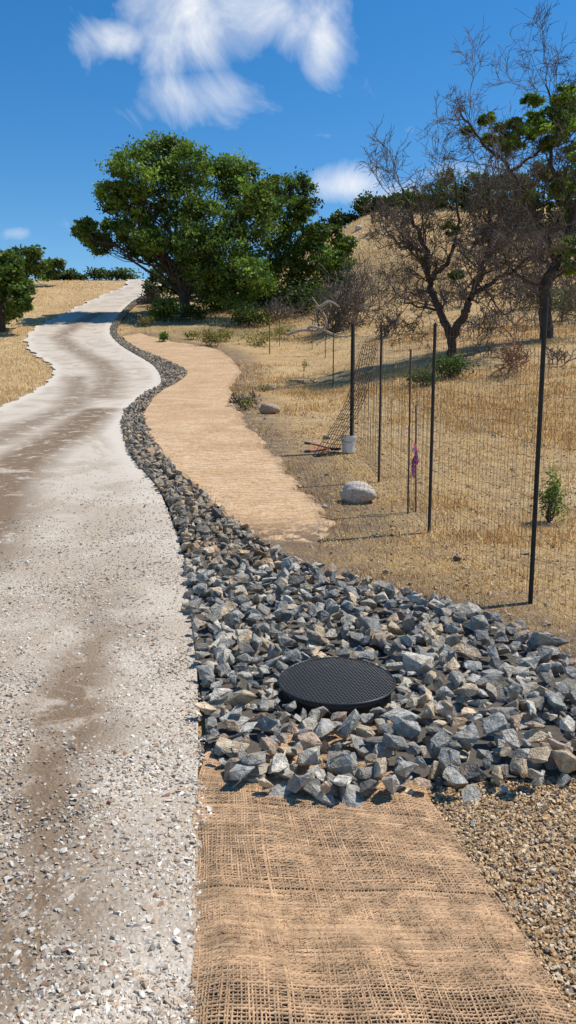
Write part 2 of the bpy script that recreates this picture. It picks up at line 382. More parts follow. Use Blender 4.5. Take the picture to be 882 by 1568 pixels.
for q in range(nl):
    P = np.c_[gridx[i0c:, q], gz[i0c:, q] + .0014*par[i0c:, q]]
    n = len(P); rr = .0033 * (1 + .25*np.sin(np.arange(n)*.3 + q) + rng.normal(0, .12, n)) * rng.choice([1, 1, 1, .6, 1.15])
    tube(mb, P, rr, 4, jc*rng.uniform(.6, 1.1), False)
for q in range(i0c, ncx):
    P = np.c_[gridx[q], gz[q] - .0014*par[q]]
    n = len(P); rr = .0038 * (1 + .22*np.sin(np.arange(n)*.25 + q*1.7) + .15*np.sin(np.arange(n)*.11 + q*.13) + rng.normal(0, .15, n)) * rng.uniform(.8, 1.2)
    tube(mb, P, rr, 4, jc*rng.uniform(.78, 1.12), False)
for q in range(1500):
    i0 = rng.integers(i0c, ncx-2); j0 = rng.integers(0, nl); p0 = np.r_[gridx[i0, j0], gz[i0, j0] + .004]
    a = rng.uniform(0, 6.28); L = rng.uniform(.01, .035)
    tube(mb, [p0, p0 + [L*.5*math.cos(a), L*.5*math.sin(a), .006], p0 + [L*math.cos(a+.4), L*math.sin(a+.4), .002]], .0007, 3, jc*1.15, False)
mb.build('threads', m_jute, True, jm)

# ------------------------------------------------------------------ riprap
GC = np.array([.237, 3.50, .115])
tn = [hull(11, (1, .78, .55), 1, .016) for _ in range(26)]
tf = [hull(10, (1, .78, .62)) for _ in range(14)]
def rockcols(n):
    base = np.array([[.225, .22, .20], [.30, .29, .26], [.39, .375, .33], [.50, .45, .365], [.54, .42, .28], [.42, .30, .21], [.13, .128, .122]])
    k = rng.choice(7, n, p=[.19, .22, .19, .16, .11, .07, .06]); return base[k] * rng.uniform(.8, 1.28, (n, 1))
mb = MB()
for layer, (cnt, dm, zf) in enumerate([(9000, .080, .2), (14000, .082, .65), (12000, .108, 1.)]):
    P, t = rocks.sample(cnt, lambda x, y: 1/(1+.03*y)); keep = []; cells = {}
    for k, (x, y) in enumerate(P):
        mn = dm * (1.0 if y < 9 else 1.15); c = (int(x//.2), int(y//.2)); ok = True
        dg = math.hypot(x-GC[0], y-GC[1])
        if dg < (.27, .31, .35)[layer]: continue
        if layer == 2 and (min(t[k], 1-t[k]) < .05 or rng.random() < .3): continue
        if y > 6 and layer == 2 and rng.random() < .3: continue
        for a in (-1, 0, 1):
            for b_ in (-1, 0, 1):
                for (xx, yy) in cells.get((c[0]+a, c[1]+b_), ()):
                    if (xx-x)**2 + (yy-y)**2 < mn*mn: ok = False; break
                if not ok: break
            if not ok: break
        if ok: cells.setdefault(c, []).append((x, y)); keep.append(k)
    P = P[keep]; n = len(P)
    sz = rng.uniform(.048, .090, n) * (1 + .4*(rng.random(n) < .14)) * np.where(rng.random(n) < .25, .65, 1)
    dg = np.hypot(P[:, 0]-GC[0], P[:, 1]-GC[1]); sz = np.where(dg < .40, sz*.75, sz)
    hgt = np.where(P[:, 1] < 6, .105, .08)
    z = terrain(P[:, 0], P[:, 1]) + hgt*zf + rng.uniform(-.015, .015, n) + .0016*P[:, 1]
    z = np.where(dg < .48, np.minimum(z, GC[2] - .03 + .12*(dg-.3)), z)
    Q = np.c_[P, z]; near = P[:, 1] < 7; C = rockcols(n)
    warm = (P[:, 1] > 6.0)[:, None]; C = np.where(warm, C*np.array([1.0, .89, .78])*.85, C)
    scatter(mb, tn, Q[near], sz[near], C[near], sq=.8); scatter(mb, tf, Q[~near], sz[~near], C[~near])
th = np.linspace(0, 2*np.pi, 27)[:-1] + rng.uniform(-.08, .08, 26); rr = rng.uniform(.315, .335, 26)
scatter(mb, tn, np.c_[GC[0]+rr*np.cos(th), GC[1]+rr*np.sin(th), rng.uniform(.055, .085, 26)], rng.uniform(.045, .062, 26), rockcols(26), sq=.8)
big = [(352, 1150, .10, (.56, .46, .32)), (395, 1185, .09, (.38, .34, .28)), (470, 1215, .085, (.14, .14, .13)), (510, 1212, .08, (.25, .21, .17)), (560, 1200, .09, (.33, .26, .19)), (610, 1205, .08, (.36, .33, .28)),
       (665, 1190, .08, (.50, .41, .26)), (715, 1190, .085, (.14, .14, .14)), (800, 1180, .11, (.15, .155, .155)), (760, 1195, .07, (.34, .27, .2)), (860, 1150, .09, (.34, .29, .24)), (430, 1190, .08, (.32, .31, .28)), (350, 960, .08, (.58, .48, .32)),
       (500, 1150, .08, (.42, .39, .33)), (420, 1120, .085, (.36, .35, .31)), (560, 1130, .075, (.5, .42, .3))]
P = np.array([np.r_[G(a_, b_ + 10), .05] for a_, b_, _, _ in big]); scatter(mb, tn, P, np.array([q[2] for q in big]), np.array([q[3] for q in big]), sq=.75)
mb.build('riprap_rocks', m_rock)

# ------------------------------------------------------------------ drain grate
gr = empty('drain_grate'); mb = MB(); a = np.linspace(0, 2*np.pi, 49); bc = (.02, .021, .023)
tilt = lambda x, y: GC[2] + .03*(y)  + .008*np.cos(x*5)
ring = lambda r, dz: np.stack([GC[0]+r*np.cos(a), GC[1]+r*np.sin(a), [tilt(r*math.cos(q), r*math.sin(q))+dz for q in a]], -1)
tube(mb, ring(.279, 0), .006, 8, bc, False)
R0 = .278
for v in np.arange(-.27, .271, .0165):
    h = math.sqrt(R0*R0 - v*v); s = np.linspace(-h, h, 12)
    for k in (0, 1):
        aa = .3 + k*math.pi/2; px_ = s*math.cos(aa) - v*math.sin(aa); py_ = s*math.sin(aa) + v*math.cos(aa)
        tube(mb, np.stack([GC[0]+px_, GC[1]+py_, [tilt(q, w_) + .002*k for q, w_ in zip(px_, py_)]], -1), .0033, 4, np.array(bc)*(1.6 if k else 1), False)
mb.build('grid', m_plastic, False, gr)
mb = MB(); rr = []
for z in (-.05, GC[2]-.03): rr.append(np.stack([GC[0]+.262*np.cos(a[:-1]), GC[1]+.262*np.sin(a[:-1]), np.full(48, z)], -1))
j = np.arange(48); mb.add(np.concatenate(rr), np.stack([j, (j+1) % 48, 48+(j+1) % 48, 48+j], -1), (.015, .015, .016))
mb.add(np.stack([GC[0]+.26*np.cos(a[:-1]), GC[1]+.26*np.sin(a[:-1]), np.full(48, .035)], -1), [list(range(48))], (.01, .01, .01))  # black disc paints the shade inside the pipe below the grate
mb.build('riser_pipe', m_plastic, True, gr)

# ------------------------------------------------------------------ small gravel
tg = [hull(8, (1, .8, .65)) for _ in range(14)]
mb = MB(); n = 66000
y = np.exp(rng.uniform(math.log(1.3), math.log(13), n)); x = rng.uniform(-.43, 0.03, n)*y*1.0
P = np.c_[x, y]; xr = np.interp(y, road.R[:200, 1], road.R[:200, 0]); P = P[(x < xr + .018 + .02*np.sin(y*13)+.015*np.sin(y*31))]
dv = dirtval(P); cl = np.sin(P[:, 0]*9 + 2*np.sin(P[:, 1]*4))*np.sin(P[:, 1]*5 + P[:, 0]*3)
pk = np.clip(.95 - .70*dv + .3*cl, .08, 1)*(1 - ss(P[:, 1], 4, 12.5)); P = P[rng.random(len(P)) < pk]; n = len(P)
sz = rng.uniform(.0052, .0115, n) * (1 + (rng.random(n) < .12)*rng.uniform(.3, .9, n)) * (1 + .03*P[:, 1])
gc = np.array([[.60, .52, .42], [.76, .695, .59], [.44, .35, .26], [.52, .38, .25], [.36, .21, .14], [.26, .235, .20]])
C = gc[rng.choice(6, n, p=[.33, .25, .19, .13, .04, .06])] * rng.uniform(.8, 1.12, (n, 1)) * (1 - .25*dirtval(P))[:, None]
scatter(mb, tg, np.c_[P, terrain(P[:, 0], P[:, 1]) + .012 + .0012*P[:, 1] + sz*.25], sz, C, sq=.75)
mb.build('road_gravel', m_stone)
mb = MB(); P, _ = pea.sample(26000, lambda x, y: np.where((y > 1.35), 1, 0)*(x < .45*y+.15)); n = len(P)
sz = rng.uniform(.006, .0125, n)*(1 + .8*(rng.random(n) < .04))
gc = np.array([[.50, .33, .165], [.62, .45, .26], [.40, .25, .12], [.68, .56, .40], [.30, .21, .15], [.40, .35, .29]])
C = gc[rng.choice(6, n, p=[.3, .22, .2, .12, .08, .08])]*rng.uniform(.8, 1.15, (n, 1))
scatter(mb, tg, np.c_[P, terrain(P[:, 0], P[:, 1]) + .006 + rng.uniform(0, .008, n)], sz, C, sq=.8)
mb.build('pea_gravel', m_stone)
mb = MB(); P = np.c_[rng.uniform(-2, 12, 9000), rng.uniform(4, 20, 9000)]
ok = np.ones(len(P), bool)
for pl in polys: ok &= ~inpoly(P, pl)
P = P[ok]; n = len(P); sz = rng.uniform(.008, .03, n)*(1 + 1.0*(rng.random(n) < .05))
C = np.array([.48, .37, .25])*rng.uniform(.4, 1.3, (n, 1))
scatter(mb, tg, np.c_[P, terrain(P[:, 0], P[:, 1]) + sz*.2], sz, C, sq=.7); mb.build('slope_pebbles', m_stone)

# ------------------------------------------------------------------ dry grass
def blades(name, P, hmin, hmax, per, spread, colr, lean=.5):
    n = len(P)*per; c = np.repeat(P, per, 0) + rng.normal(0, 1, (n, 2))*np.repeat(spread, per)[:, None]
    ok = np.ones(n, bool)
    for pl in polys: ok &= ~inpoly(c, pl)
    c = c[ok]; n = len(c); hs = (rng.uniform(hmin, hmax, len(P))*rng.uniform(.6, 1.2, len(P))).repeat(per)[ok]*rng.uniform(.5, 1.1, n)
    z = terrain(c[:, 0], c[:, 1]); b0 = np.c_[c, z - .01]; a = rng.uniform(0, 2*np.pi, n); ln = np.abs(rng.normal(0, lean, n))
    dirv = np.c_[np.cos(a)*np.sin(ln), np.sin(a)*np.sin(ln), np.cos(ln)]
    w = (.0016 + .00042*c[:, 1]); a2 = rng.uniform(0, 2*np.pi, n); side = np.c_[np.cos(a2), np.sin(a2), np.zeros(n)]*w[:, None]
    V = np.stack([b0 - side, b0 + side, b0 + dirv*hs[:, None]], 1).reshape(-1, 3); Fc = np.arange(3*n).reshape(-1, 3)
    cc = np.repeat((colr[rng.integers(0, len(colr), len(P))]).repeat(per, 0)[ok]*rng.uniform(.75, 1.2, (n, 1)), 3, 0)
    mb = MB(); mb.add(V, Fc, cc); return mb.build(name, m_grass)
gcol = np.array([[.80, .57, .27], [.74, .47, .17], [.66, .39, .12], [.82, .65, .38], [.52, .31, .12], [.72, .50, .24]])
n = 15000; y = np.exp(rng.uniform(math.log(4), math.log(16), n)); P = np.c_[rng.uniform(-.15, .55, n)*y + .3, y]
pw = np.sin(P[:, 0]*2.1 + 1.3*np.sin(P[:, 1]*1.7))*.5 + .6 + .25*(P[:, 0]/P[:, 1] > .2); P = P[rng.random(n) < pw]
blades('dry_grass', P, .02, .07, 8, np.full(len(P), .05), gcol, 1.2)
n = 20000; y = np.exp(rng.uniform(math.log(7), math.log(60), n)); P = np.c_[rng.uniform(-.12, .52, n)*y, y]
v = wob(P[:, 0]*1.3+3, P[:, 1]*1.1); P = P[rng.random(n) < np.clip(.12 + 1.2*v + .35*(P[:, 0]/P[:, 1] > .13)*(P[:, 1] > 8.5), .03, 1)]
blades('dry_grass', P, .05, .22, 11, .04 + .008*P[:, 1], gcol[[0, 1, 2, 4, 1, 2]], .7)
n = 6000; y = np.exp(rng.uniform(math.log(55), math.log(125), n)); P = np.c_[rng.uniform(-.1, .5, n)*y, y]
blades('dry_grass', P, .2, .45, 10, .015*P[:, 1], gcol[[0, 1, 3, 5]], .5)
n = 6000; y = np.exp(rng.uniform(math.log(15), math.log(110), n)); P = np.c_[rng.uniform(-.55, -.15, n)*y, y]
blades('dry_grass', P, .05, .22, 10, .01*P[:, 1], gcol[[0, 0, 3, 5, 1]], .6)

# ------------------------------------------------------------------ vegetation helpers
def leaves(mb, c, size, col, flat=.5):
    n = len(c); nz = nrm(rng.normal(size=(n, 3)) + [.2, 0, flat]); a = nrm(np.cross(nz, rng.normal(size=(n, 3)))); b_ = np.cross(nz, a)
    s = (size*rng.uniform(.6, 1.25, n))[:, None]
    V = np.stack([c - a*s, c + b_*s*.6, c + a*s, c - b_*s*.6], 1).reshape(-1, 3)
    mb.add(V, np.arange(4*n).reshape(-1, 4), np.repeat(col, 4, 0))
GREENS = np.array([[.15, .22, .037], [.11, .172, .03], [.195, .26, .048], [.075, .12, .025]])
def clump(mb, c, r, nsub, nleaf, size, tone=1., squash=.8, greens=GREENS):
    d = nrm(rng.normal(size=(nsub, 3)) + [0, 0, .15]); rad = rng.uniform(.35, 1., (nsub, 1))**.6
    sub = c + d*rad*np.array([r, r, r*squash])
    sg = r*rng.uniform(.10, .20, nsub)
    L = np.repeat(sub, nleaf, 0) + rng.normal(size=(nsub*nleaf, 3))*np.repeat(sg, nleaf)[:, None]*[1.15, 1.15, .75]
    g = greens[rng.integers(0, len(greens), nsub)]*rng.uniform(.7, 1.25, (nsub, 1))*tone
    leaves(mb, L, size, np.repeat(g, nleaf, 0)*rng.uniform(.8, 1.2, (nsub*nleaf, 1))); return sub
def limb(mb, p0, p1, r0, r1, col, k=6, sag=.0, wobb=.06, n=7):
    t = np.linspace(0, 1, n)[:, None]; L = np.linalg.norm(p1 - p0); P = p0*(1-t) + p1*t
    P[1:-1] += rng.normal(0, wobb*L*.5, (n-2, 3)); P[:, 2] += (np.sin(t[:, 0]*np.pi)*sag*L)
    tube(mb, P, np.linspace(r0, r1, n), k, col); return P
def grow(mb, p, d, L, r, lvl, kids, col, wb=.25, up=.08, rmin=.005, spread=.95):
    n = 4 if lvl else 6; P = [p]; dd = d
    for _ in range(n):
        dd = nrm(dd + rng.normal(0, wb, 3) + [0, 0, up]); P.append(P[-1] + dd*L/n)
    P = np.array(P); tube(mb, P, np.linspace(r, max(r*.4, rmin*.8), n+1), 5 if r > .03 else 3, col, False)
    if lvl < len(kids):
        for _ in range(kids[lvl]):
            t = rng.uniform(.2, 1.)*n; i = min(int(t), n-1); q = P[i] + (P[i+1]-P[i])*(t-i); dl = nrm(P[i+1]-P[i])
            s = nrm(np.cross(dl, rng.normal(size=3))); grow(mb, q, nrm(dl + s*spread*rng.uniform(.6, 1.2)), L*rng.uniform(.42, .7), max(r*.55, rmin), lvl+1, kids, col, wb, up, rmin, spread)
BARK = np.array([.075, .058, .045])
def leafy(name, basepx, y, clumps, trunk, size=.17, nsub=20, nleaf=60, tone=1., dys=None, r0=.35, bark=BARK, greens=GREENS):
    e = empty(name); base = onground(at(basepx[0], basepx[1], y)[:2] if y else G(*basepx)); y = base[1]
    s = y/F; top = at(trunk[0], trunk[1], y); mbt = MB(); mbl = MB()
    P = limb(mbt, base - [0, 0, .3], top, r0, r0*.6, bark, 9, 0, .05)
    for k, cl in enumerate(clumps):
        cx, cy, r = cl[:3]; dy = cl[3] if len(cl) > 3 else rng.uniform(-1, 1)*2.2*(len(clumps) > 3)
        c = at(cx, cy, y + dy); rm = r*s
        st = P[rng.integers(3, len(P))]; Q = limb(mbt, st, c, r0*.28, .04, bark, 5, .05, .09)
        sub = clump(mbl, c, rm, nsub, nleaf, size, tone*rng.uniform(.85, 1.15), greens=greens)
        for q in sub[::2]: limb(mbt, Q[rng.integers(3, 7)], q, .04, .015, bark, 3, 0, .12, 4)
    mbt.build('trunk_and_limbs', m_bark, True, e); mbl.build('foliage', m_leaf, False, e); return e

leafy('oak_tree', (285, 485), None, [(235, 242, 36), (262, 238, 30), (288, 255, 36), (208, 265, 36), (240, 290, 42), (170, 300, 28), (198, 310, 32), (290, 305, 40), (335, 272, 36, 3), (362, 266, 32, 4), (375, 305, 36, 3),
    (133, 352, 18), (152, 374, 22), (178, 355, 24), (215, 345, 30), (320, 340, 42), (345, 380, 40, -2), (270, 355, 38), (248, 388, 26, 2), (305, 400, 34, -2), (385, 345, 36), (330, 430, 30, -2), (215, 380, 20, 2), (388, 425, 34, -3), (360, 450, 26, -2), (395, 300, 26),
    (262, 415, 22, 3), (300, 375, 30, -3), (230, 370, 24, -2)],
    (282, 425), size=.14, nsub=34, nleaf=68, r0=.5)
leafy('oak_tree', (452, 478), 66, [(425, 288, 26, 6), (455, 290, 26, 6), (440, 325, 32), (468, 322, 22), (415, 345, 34), (455, 365, 36), (492, 362, 28), (410, 395, 32), (440, 410, 32), (500, 400, 30), (475, 430, 30), (525, 378, 20), (520, 415, 26), (445, 450, 24)],
    (450, 420), size=.15, nsub=26, nleaf=64, tone=.78, r0=.3)
leafy('oak_tree', (330, 462), 72, [(245, 432, 22), (275, 438, 24), (310, 440, 26), (350, 425, 30), (395, 440, 30), (425, 450, 26), (370, 400, 30), (300, 410, 26)], (330, 440), size=.2, nsub=20, nleaf=45, tone=.4, r0=.25)
leafy('oak_tree', (25, 445), 84, [(35, 396, 20), (60, 400, 22), (82, 408, 16), (15, 410, 20), (48, 418, 20)], (35, 420), size=.22, nsub=18, nleaf=45, tone=.75, r0=.25)
leafy('oak_tree', (0, 485), 52, [(0, 415, 32), (20, 438, 28), (-20, 440, 40), (30, 465, 18), (8, 470, 26), (-40, 410, 40), (15, 410, 22), (35, 440, 14)], (0, 450), size=.17, nsub=24, nleaf=60, tone=.8, r0=.25)
leafy('oak_tree', (700, 350), 92, [(635, 315, 26), (662, 300, 28), (692, 292, 28), (725, 292, 28), (755, 298, 30), (710, 328, 30), (660, 335, 26), (628, 338, 18), (742, 332, 30), (690, 345, 24)], (700, 325), size=.26, nsub=20, nleaf=44, tone=.9, r0=.3)
leafy('oak_tree', (850, 390), 80, [(790, 300, 34), (830, 285, 38), (880, 280, 38), (920, 290, 40), (790, 335, 30), (840, 330, 34), (890, 340, 40), (810, 365, 26), (870, 375, 30)], (850, 345), size=.25, nsub=20, nleaf=40, tone=.6, r0=.3)
# shrubs
def shrub(name, px, py, w, h, y=None, tone=1., n=900, size=.05, greens=GREENS):
    e = empty(name); p = G(px, py) if y is None else at(px, py, y)[:2]; b0 = onground(p); s = p[1]/F; mbt = MB(); mbl = MB()
    k = max(4, int(n/90)); tips = []
    for _ in range(k):
        d = nrm(np.array([rng.normal(0, .8), rng.normal(0, .8), 1.])); t = b0 + d*[w*s*.5, w*s*.5, h*s]*rng.uniform(.5, 1.)
        limb(mbt, b0, t, .012, .004, BARK*1.3, 3, 0, .12, 5); tips.append(t)
    for t in tips:
        m = n//k; c = t + rng.normal(size=(m, 3))*[w*s*.16, w*s*.16, h*s*.16]; c[:, 2] = np.maximum(c[:, 2], b0[2]+.02)
        g = greens[rng.integers(0, len(greens))]*rng.uniform(.8, 1.3)*tone
        leaves(mbl, c, size, np.tile(g, (m, 1))*rng.uniform(.8, 1.2, (m, 1)))
    mbt.build('stems', m_bark, True, e); mbl.build('leaves', m_leaf, False, e)
DUL = np.array([[.22, .19, .07], [.28, .20, .08], [.15, .16, .05], [.30, .24, .11]])
for (px, py, w, h, n, sz, tn_) in [(252, 492, 44, 34, 1800, .12, .8), (330, 478, 60, 36, 2000, .12, .6), (300, 490, 30, 22, 1000, .1, .7), (252, 525, 16, 16, 500, .07, 1.1),
        (385, 500, 60, 30, 1600, .1, .4), (405, 470, 60, 40, 2000, .12, .5), (232, 465, 24, 26, 900, .12, .4), (470, 480, 60, 50, 1800, .12, .35),
        (692, 578, 60, 34, 1800, .045, .5), (642, 592, 40, 26, 900, .04, .6), (840, 800, 40, 78, 900, .018, .9),
        (860, 490, 60, 44, 1500, .06, .7), (30, 478, 20, 12, 300, .06, .9), (830, 470, 60, 30, 1200, .07, .5)]:
    shrub('green_shrub', px, py, w, h, None, tn_, n, sz)
for (px, py, w, h, n, sz) in [(322, 530, 40, 22, 800, .07), (290, 520, 26, 14, 400, .06), (375, 628, 34, 26, 260, .03), (345, 522, 40, 18, 600, .07), (440, 520, 40, 24, 600, .06), (465, 568, 20, 16, 160, .03), (395, 528, 50, 20, 600, .07), (405, 600, 18, 12, 150, .03), (220, 500, 24, 16, 400, .07)]:
    shrub('drying_shrub', px, py, w, h, None, 1., n, sz, DUL)
for (px, py, w, h) in [(490, 347, 28, 24), (517, 345, 26, 30), (560, 345, 34, 32), (585, 340, 30, 22), (610, 345, 40, 24), (470, 350, 24, 30), (540, 340, 20, 12)]:
    shrub('ridge_shrub', px, py, w, h, 104, .4, 1300, .25)
for (px, py, w, h) in [(110, 425, 40, 14), (150, 418, 50, 16), (190, 412, 50, 14), (80, 430, 30, 14)]:
    shrub('ridge_shrub', px, py, w, h, 92, .5, 700, .2)

# bare, partly burnt trees
TW = np.array([.10, .08, .066])
def baretree(name, base, limbs, kids, rad, L0, leafpts=(), col=TW, y=None, lsize=.07, yoff=1.2, rmin=.0085):
    e = empty(name); p = G(*base) if y is None else at(base[0], base[1], y)[:2]; b0 = onground(p); y = p[1]; mbt = MB(); mbl = MB()
    offs = {tuple(base): 0.}
    for li, (pts, r0, nk) in enumerate(limbs):
        Q = []
        for k, q in enumerate(pts):
            if tuple(q) not in offs: offs[tuple(q)] = offs[tuple(pts[k-1])] + rng.normal(0, .35)*yoff if k else rng.normal(0, .5)
            w_ = at(q[0], q[1], y + offs[tuple(q)])
            if tuple(q) == tuple(base): w_ = b0 - [0, 0, .15]
            Q.append(w_)
        Q = np.array(Q); C3 = cr(Q, len(Q)*6); C3[2:-1] += rng.normal(0, .035, (len(C3)-3, 3)); tube(mbt, C3, np.linspace(r0, r0*.25, len(C3)), 8, col*.7)
        for _ in range(nk):
            t = rng.uniform(.25, 1)*(len(C3)-1); i = min(int(t), len(C3)-2); dl = nrm(C3[i+1]-C3[i]); s = nrm(np.cross(dl, rng.normal(size=3)))
            grow(mbt, C3[i], nrm(dl*.8 + s + [0, 0, .15]), L0*rng.uniform(.5, 1.1), max(r0*.32*(1-.6*t/len(C3)), .016), 0, kids, col*rng.uniform(.7, 1.5), .26, .04, rmin)
    for (lx, ly, r) in leafpts:
        c = at(lx, ly, y + rng.uniform(-1, 1)); clump(mbl, c, r*y/F, 12, 70, lsize, 1.25, .7)
    mbt.build('trunk_and_twigs', m_bark, True, e)
    if leafpts: mbl.build('foliage', m_leaf, False, e)
    return e
B = (688, 548)
baretree('bare_tree', B, [([B, (691, 518), (673, 475), (657, 432), (652, 385), (632, 335), (615, 290)], .17, 20), ([(691, 518), (712, 482), (722, 450), (746, 392), (752, 335), (742, 265)], .16, 20),
    ([(722, 450), (762, 430), (800, 402), (832, 372)], .09, 12), ([(657, 432), (690, 392), (702, 335), (692, 265)], .09, 14), ([(652, 385), (612, 375), (586, 345)], .06, 10), ([(746, 392), (790, 345), (812, 285)], .08, 12),
    ([(673, 475), (630, 465), (600, 440)], .05, 8)], [5, 4, 3], .17, 1.8, [(700, 420, 10), (690, 350, 12), (650, 400, 8)])
B2 = (838, 512)
baretree('bare_tree', B2, [([B2, (834, 445), (852, 402), (880, 330), (905, 250), (920, 160)], .26, 14), ([(852, 402), (822, 335), (782, 262), (735, 215), (700, 165)], .12, 20), ([(880, 330), (845, 250), (852, 190), (835, 130)], .10, 18),
    ([(880, 330), (960, 270), (1010, 200)], .12, 8), ([(834, 445), (790, 420), (765, 380)], .08, 10), ([(782, 262), (830, 230), (880, 215)], .07, 10), ([(852, 402), (875, 370), (890, 340)], .07, 8)], [5, 4, 3], .2, 1.9,
    [(765, 205, 18), (800, 212, 18), (745, 182, 10), (830, 200, 18), (868, 192, 22), (815, 155, 14), (865, 150, 20), (890, 170, 26), (780, 225, 14), (842, 222, 16), (880, 240, 20), (800, 300, 14), (870, 380, 20), (880, 410, 18), (860, 290, 16), (750, 215, 10), (820, 180, 12), (715, 200, 8), (850, 170, 14), (790, 190, 12)], y=30, lsize=.085)
def brush(px, py, h, w, n, y=None, col=TW*1.5, name='dead_shrub', kids=(6, 3)):
    e = empty(name); p = G(px, py) if y is None else at(px, py, y)[:2]; b0 = onground(p); s = p[1]/F; mbt = MB()
    for _ in range(n):
        d = nrm(np.array([rng.normal(0, .6), rng.normal(0, .6), 1.])); q = b0 + [rng.normal(0, w*s*.25), rng.normal(0, w*s*.25), 0]
        q[2] = float(terrain(q[0], q[1]))
        grow(mbt, q, d, h*s*rng.uniform(.5, .95), .012 + .0004*p[1], 0, list(kids), col*rng.uniform(.7, 1.3), .22, .05, .004 + .00035*p[1])
    mbt.build('twigs', m_bark, False, e)
GR = np.array([.19, .155, .12])
for a_ in [(540, 480, 90, 55, 22, 50, GR), (510, 490, 75, 60, 22, 48, GR*.8), (785, 570, 60, 50, 9, None, np.array([.24, .13, .08])), (860, 500, 70, 80, 18, 36, GR), (600, 500, 36, 60, 12, 42, GR*.8),
           (740, 520, 50, 80, 14, 34, GR), (800, 480, 80, 80, 20, 45, GR*.8), (880, 470, 90, 80, 20, 45, GR*.7), (430, 492, 34, 60, 14, None, GR), (375, 625, 26, 20, 8, None, GR), (240, 470, 30, 24, 10, None, GR*.6), (700, 470, 50, 80, 14, 50, GR),
           (840, 440, 70, 90, 20, 62, GR*.6), (600, 395, 30, 60, 10, 85, GR*.8), (770, 420, 70, 90, 20, 70, GR*.6), (860, 560, 30, 60, 8, None, GR), (745, 545, 26, 50, 8, None, GR)]:
    brush(a_[0], a_[1], a_[2], a_[3], a_[4], a_[5], a_[6])
mb = MB(); y0 = 40
for pts in ([(440, 512), (465, 505), (490, 508), (500, 490), (488, 470), (478, 455)], [(490, 470), (505, 462), (520, 470)], [(470, 507), (480, 500), (520, 515), (545, 512)]):
    tube(mb, cr(np.array([at(a_, b_, y0) for a_, b_ in pts]), 18), np.linspace(.09, .03, 18), 6, (.34, .30, .25))
mb.build('fallen_branch', m_bark, True)
mb = MB(); g0 = onground(G(480, 590))
for a_ in range(9):
    q = g0 + [rng.normal(0, .35), rng.normal(0, .5), .06]; tube(mb, [q, q + [rng.uniform(-.6, .6), rng.uniform(-.3, .3), .12]], .02, 4, (.2, .16, .13))
mb.build('brush_pile', m_bark)

# ------------------------------------------------------------------ fence
PC = (.045, .04, .035)
def post(px, py, top, w=.017, name='fence_post', lean=0., y=None, col=PC, h=None):
    p = onground(G(px, py) if y is None else at(px, py, y)[:2]); T = at(px + lean, top, p[1]); H = T[2] - p[2] if h is None else h
    mb = MB(); t = p + [T[0]-p[0] if lean else 0, 0, H]
    tube(mb, [p - [0, 0, .3], t], w, 4, col)
    tube(mb, [p - [0, w*1.4, .3], t - [0, w*1.4, 0]], w*.55, 4, col)
    for k in range(int(H/.06)):
        q = p + (t-p)*((k+.5)*.06/H); tube(mb, [q + [0, w*.8, 0], q + [0, w*1.6, 0]], w*.4, 4, col)
    mb.build(name, m_post); return p, H
p1, H1 = post(812, 922, 457, .019, lean=0); p2, H2 = post(657, 815, 495, .019); p3, H3 = post(580, 738, 503, .017); p4, H4 = post(538, 692, 497, .034, col=(.02, .02, .02))
post(625, 786, 535, .011, 'fence_stake', lean=4, col=(.11, .07, .045)); post(510, 590, 505, .02, col=(.10, .07, .05)); post(413, 542, 483, .028, col=(.12, .08, .05)); post(428, 530, 482, .02, col=(.10, .07, .05)); post(498, 548, 503, .02, col=(.12, .08, .05))
post(640, 690, 620, .010, 'fence_stake', lean=-3, y=p2[1]+1, col=(.12, .07, .045)); post(478, 535, 490, .02, col=(.12, .08, .05))
mb = MB(); wc = (.16, .12, .085)
p0 = onground(W(2.35, 2.7)); ln = [p0, p1, p2, p3, p4]
def net(mb, a, b_, h0, h1, dv=.075, dh=.10, r=.0009, sag=.02):
    L = np.linalg.norm(b_[:2]-a[:2]); n = max(2, int(L/dv))
    ts = np.linspace(0, 1, n+1); base = np.stack([a + (b_-a)*t for t in ts]); base[:, 2] = terrain(base[:, 0], base[:, 1]) + .03
    base[:, 0] += np.sin(ts*np.pi)*.04
    H = h0 + (h1-h0)*ts - sag*np.sin(ts*np.pi); m = int(max(h0, h1)/dh)
    for k in range(m+1):
        P = base.copy(); P[:, 2] += H*k/m + .012*np.sin(ts*7+k) ; P[:, 2] += rng.normal(0, .005, n+1); tube(mb, P, r, 3, wc, False)
    for k in range(n+1): tube(mb, [base[k], base[k] + [rng.normal(0, .01), rng.normal(0,.01), H[k]*.5], base[k] + [0, 0, H[k]]], r, 3, wc, False)
hh = [2.05, 2.0, 2.0, 1.95, 1.9]
for k in range(4): net(mb, ln[k], ln[k+1], hh[k], hh[k+1], r=.0012 + .0004*k)
mb.build('wire_fence', m_wire)
mb = MB(); y4 = p4[1]; wd_ = (.05, .045, .04)
A0 = np.array([at(556, 528, y4), at(535, 600, y4-.2), at(505, 660, y4-.3), at(478, 700, y4-.4)]); A1 = np.array([at(578, 530, y4), at(562, 600, y4-.1), at(535, 655, y4-.2), at(515, 697, y4-.3)])
a0 = cr(A0, 26); a1 = cr(A1, 26); tq = np.linspace(0, 1, 9)
for k in range(9):
    tube(mb, a0*(1-tq[k]) + a1*tq[k] + np.c_[np.zeros(26), .12*np.sin(tq[k]*6 + np.arange(26)*.4), np.zeros(26)], .006, 3, wd_, False)
for k in range(26):
    Q = np.stack([a0[k]*(1-t) + a1[k]*t + [0, .12*math.sin(t*6 + k*.4), .02*math.sin(t*9+k)] for t in tq]); tube(mb, Q, .0055, 3, wd_, False)
mb.build('netting_roll', m_wire)
mb = MB(); q = at(632, 690, p2[1]+.9)
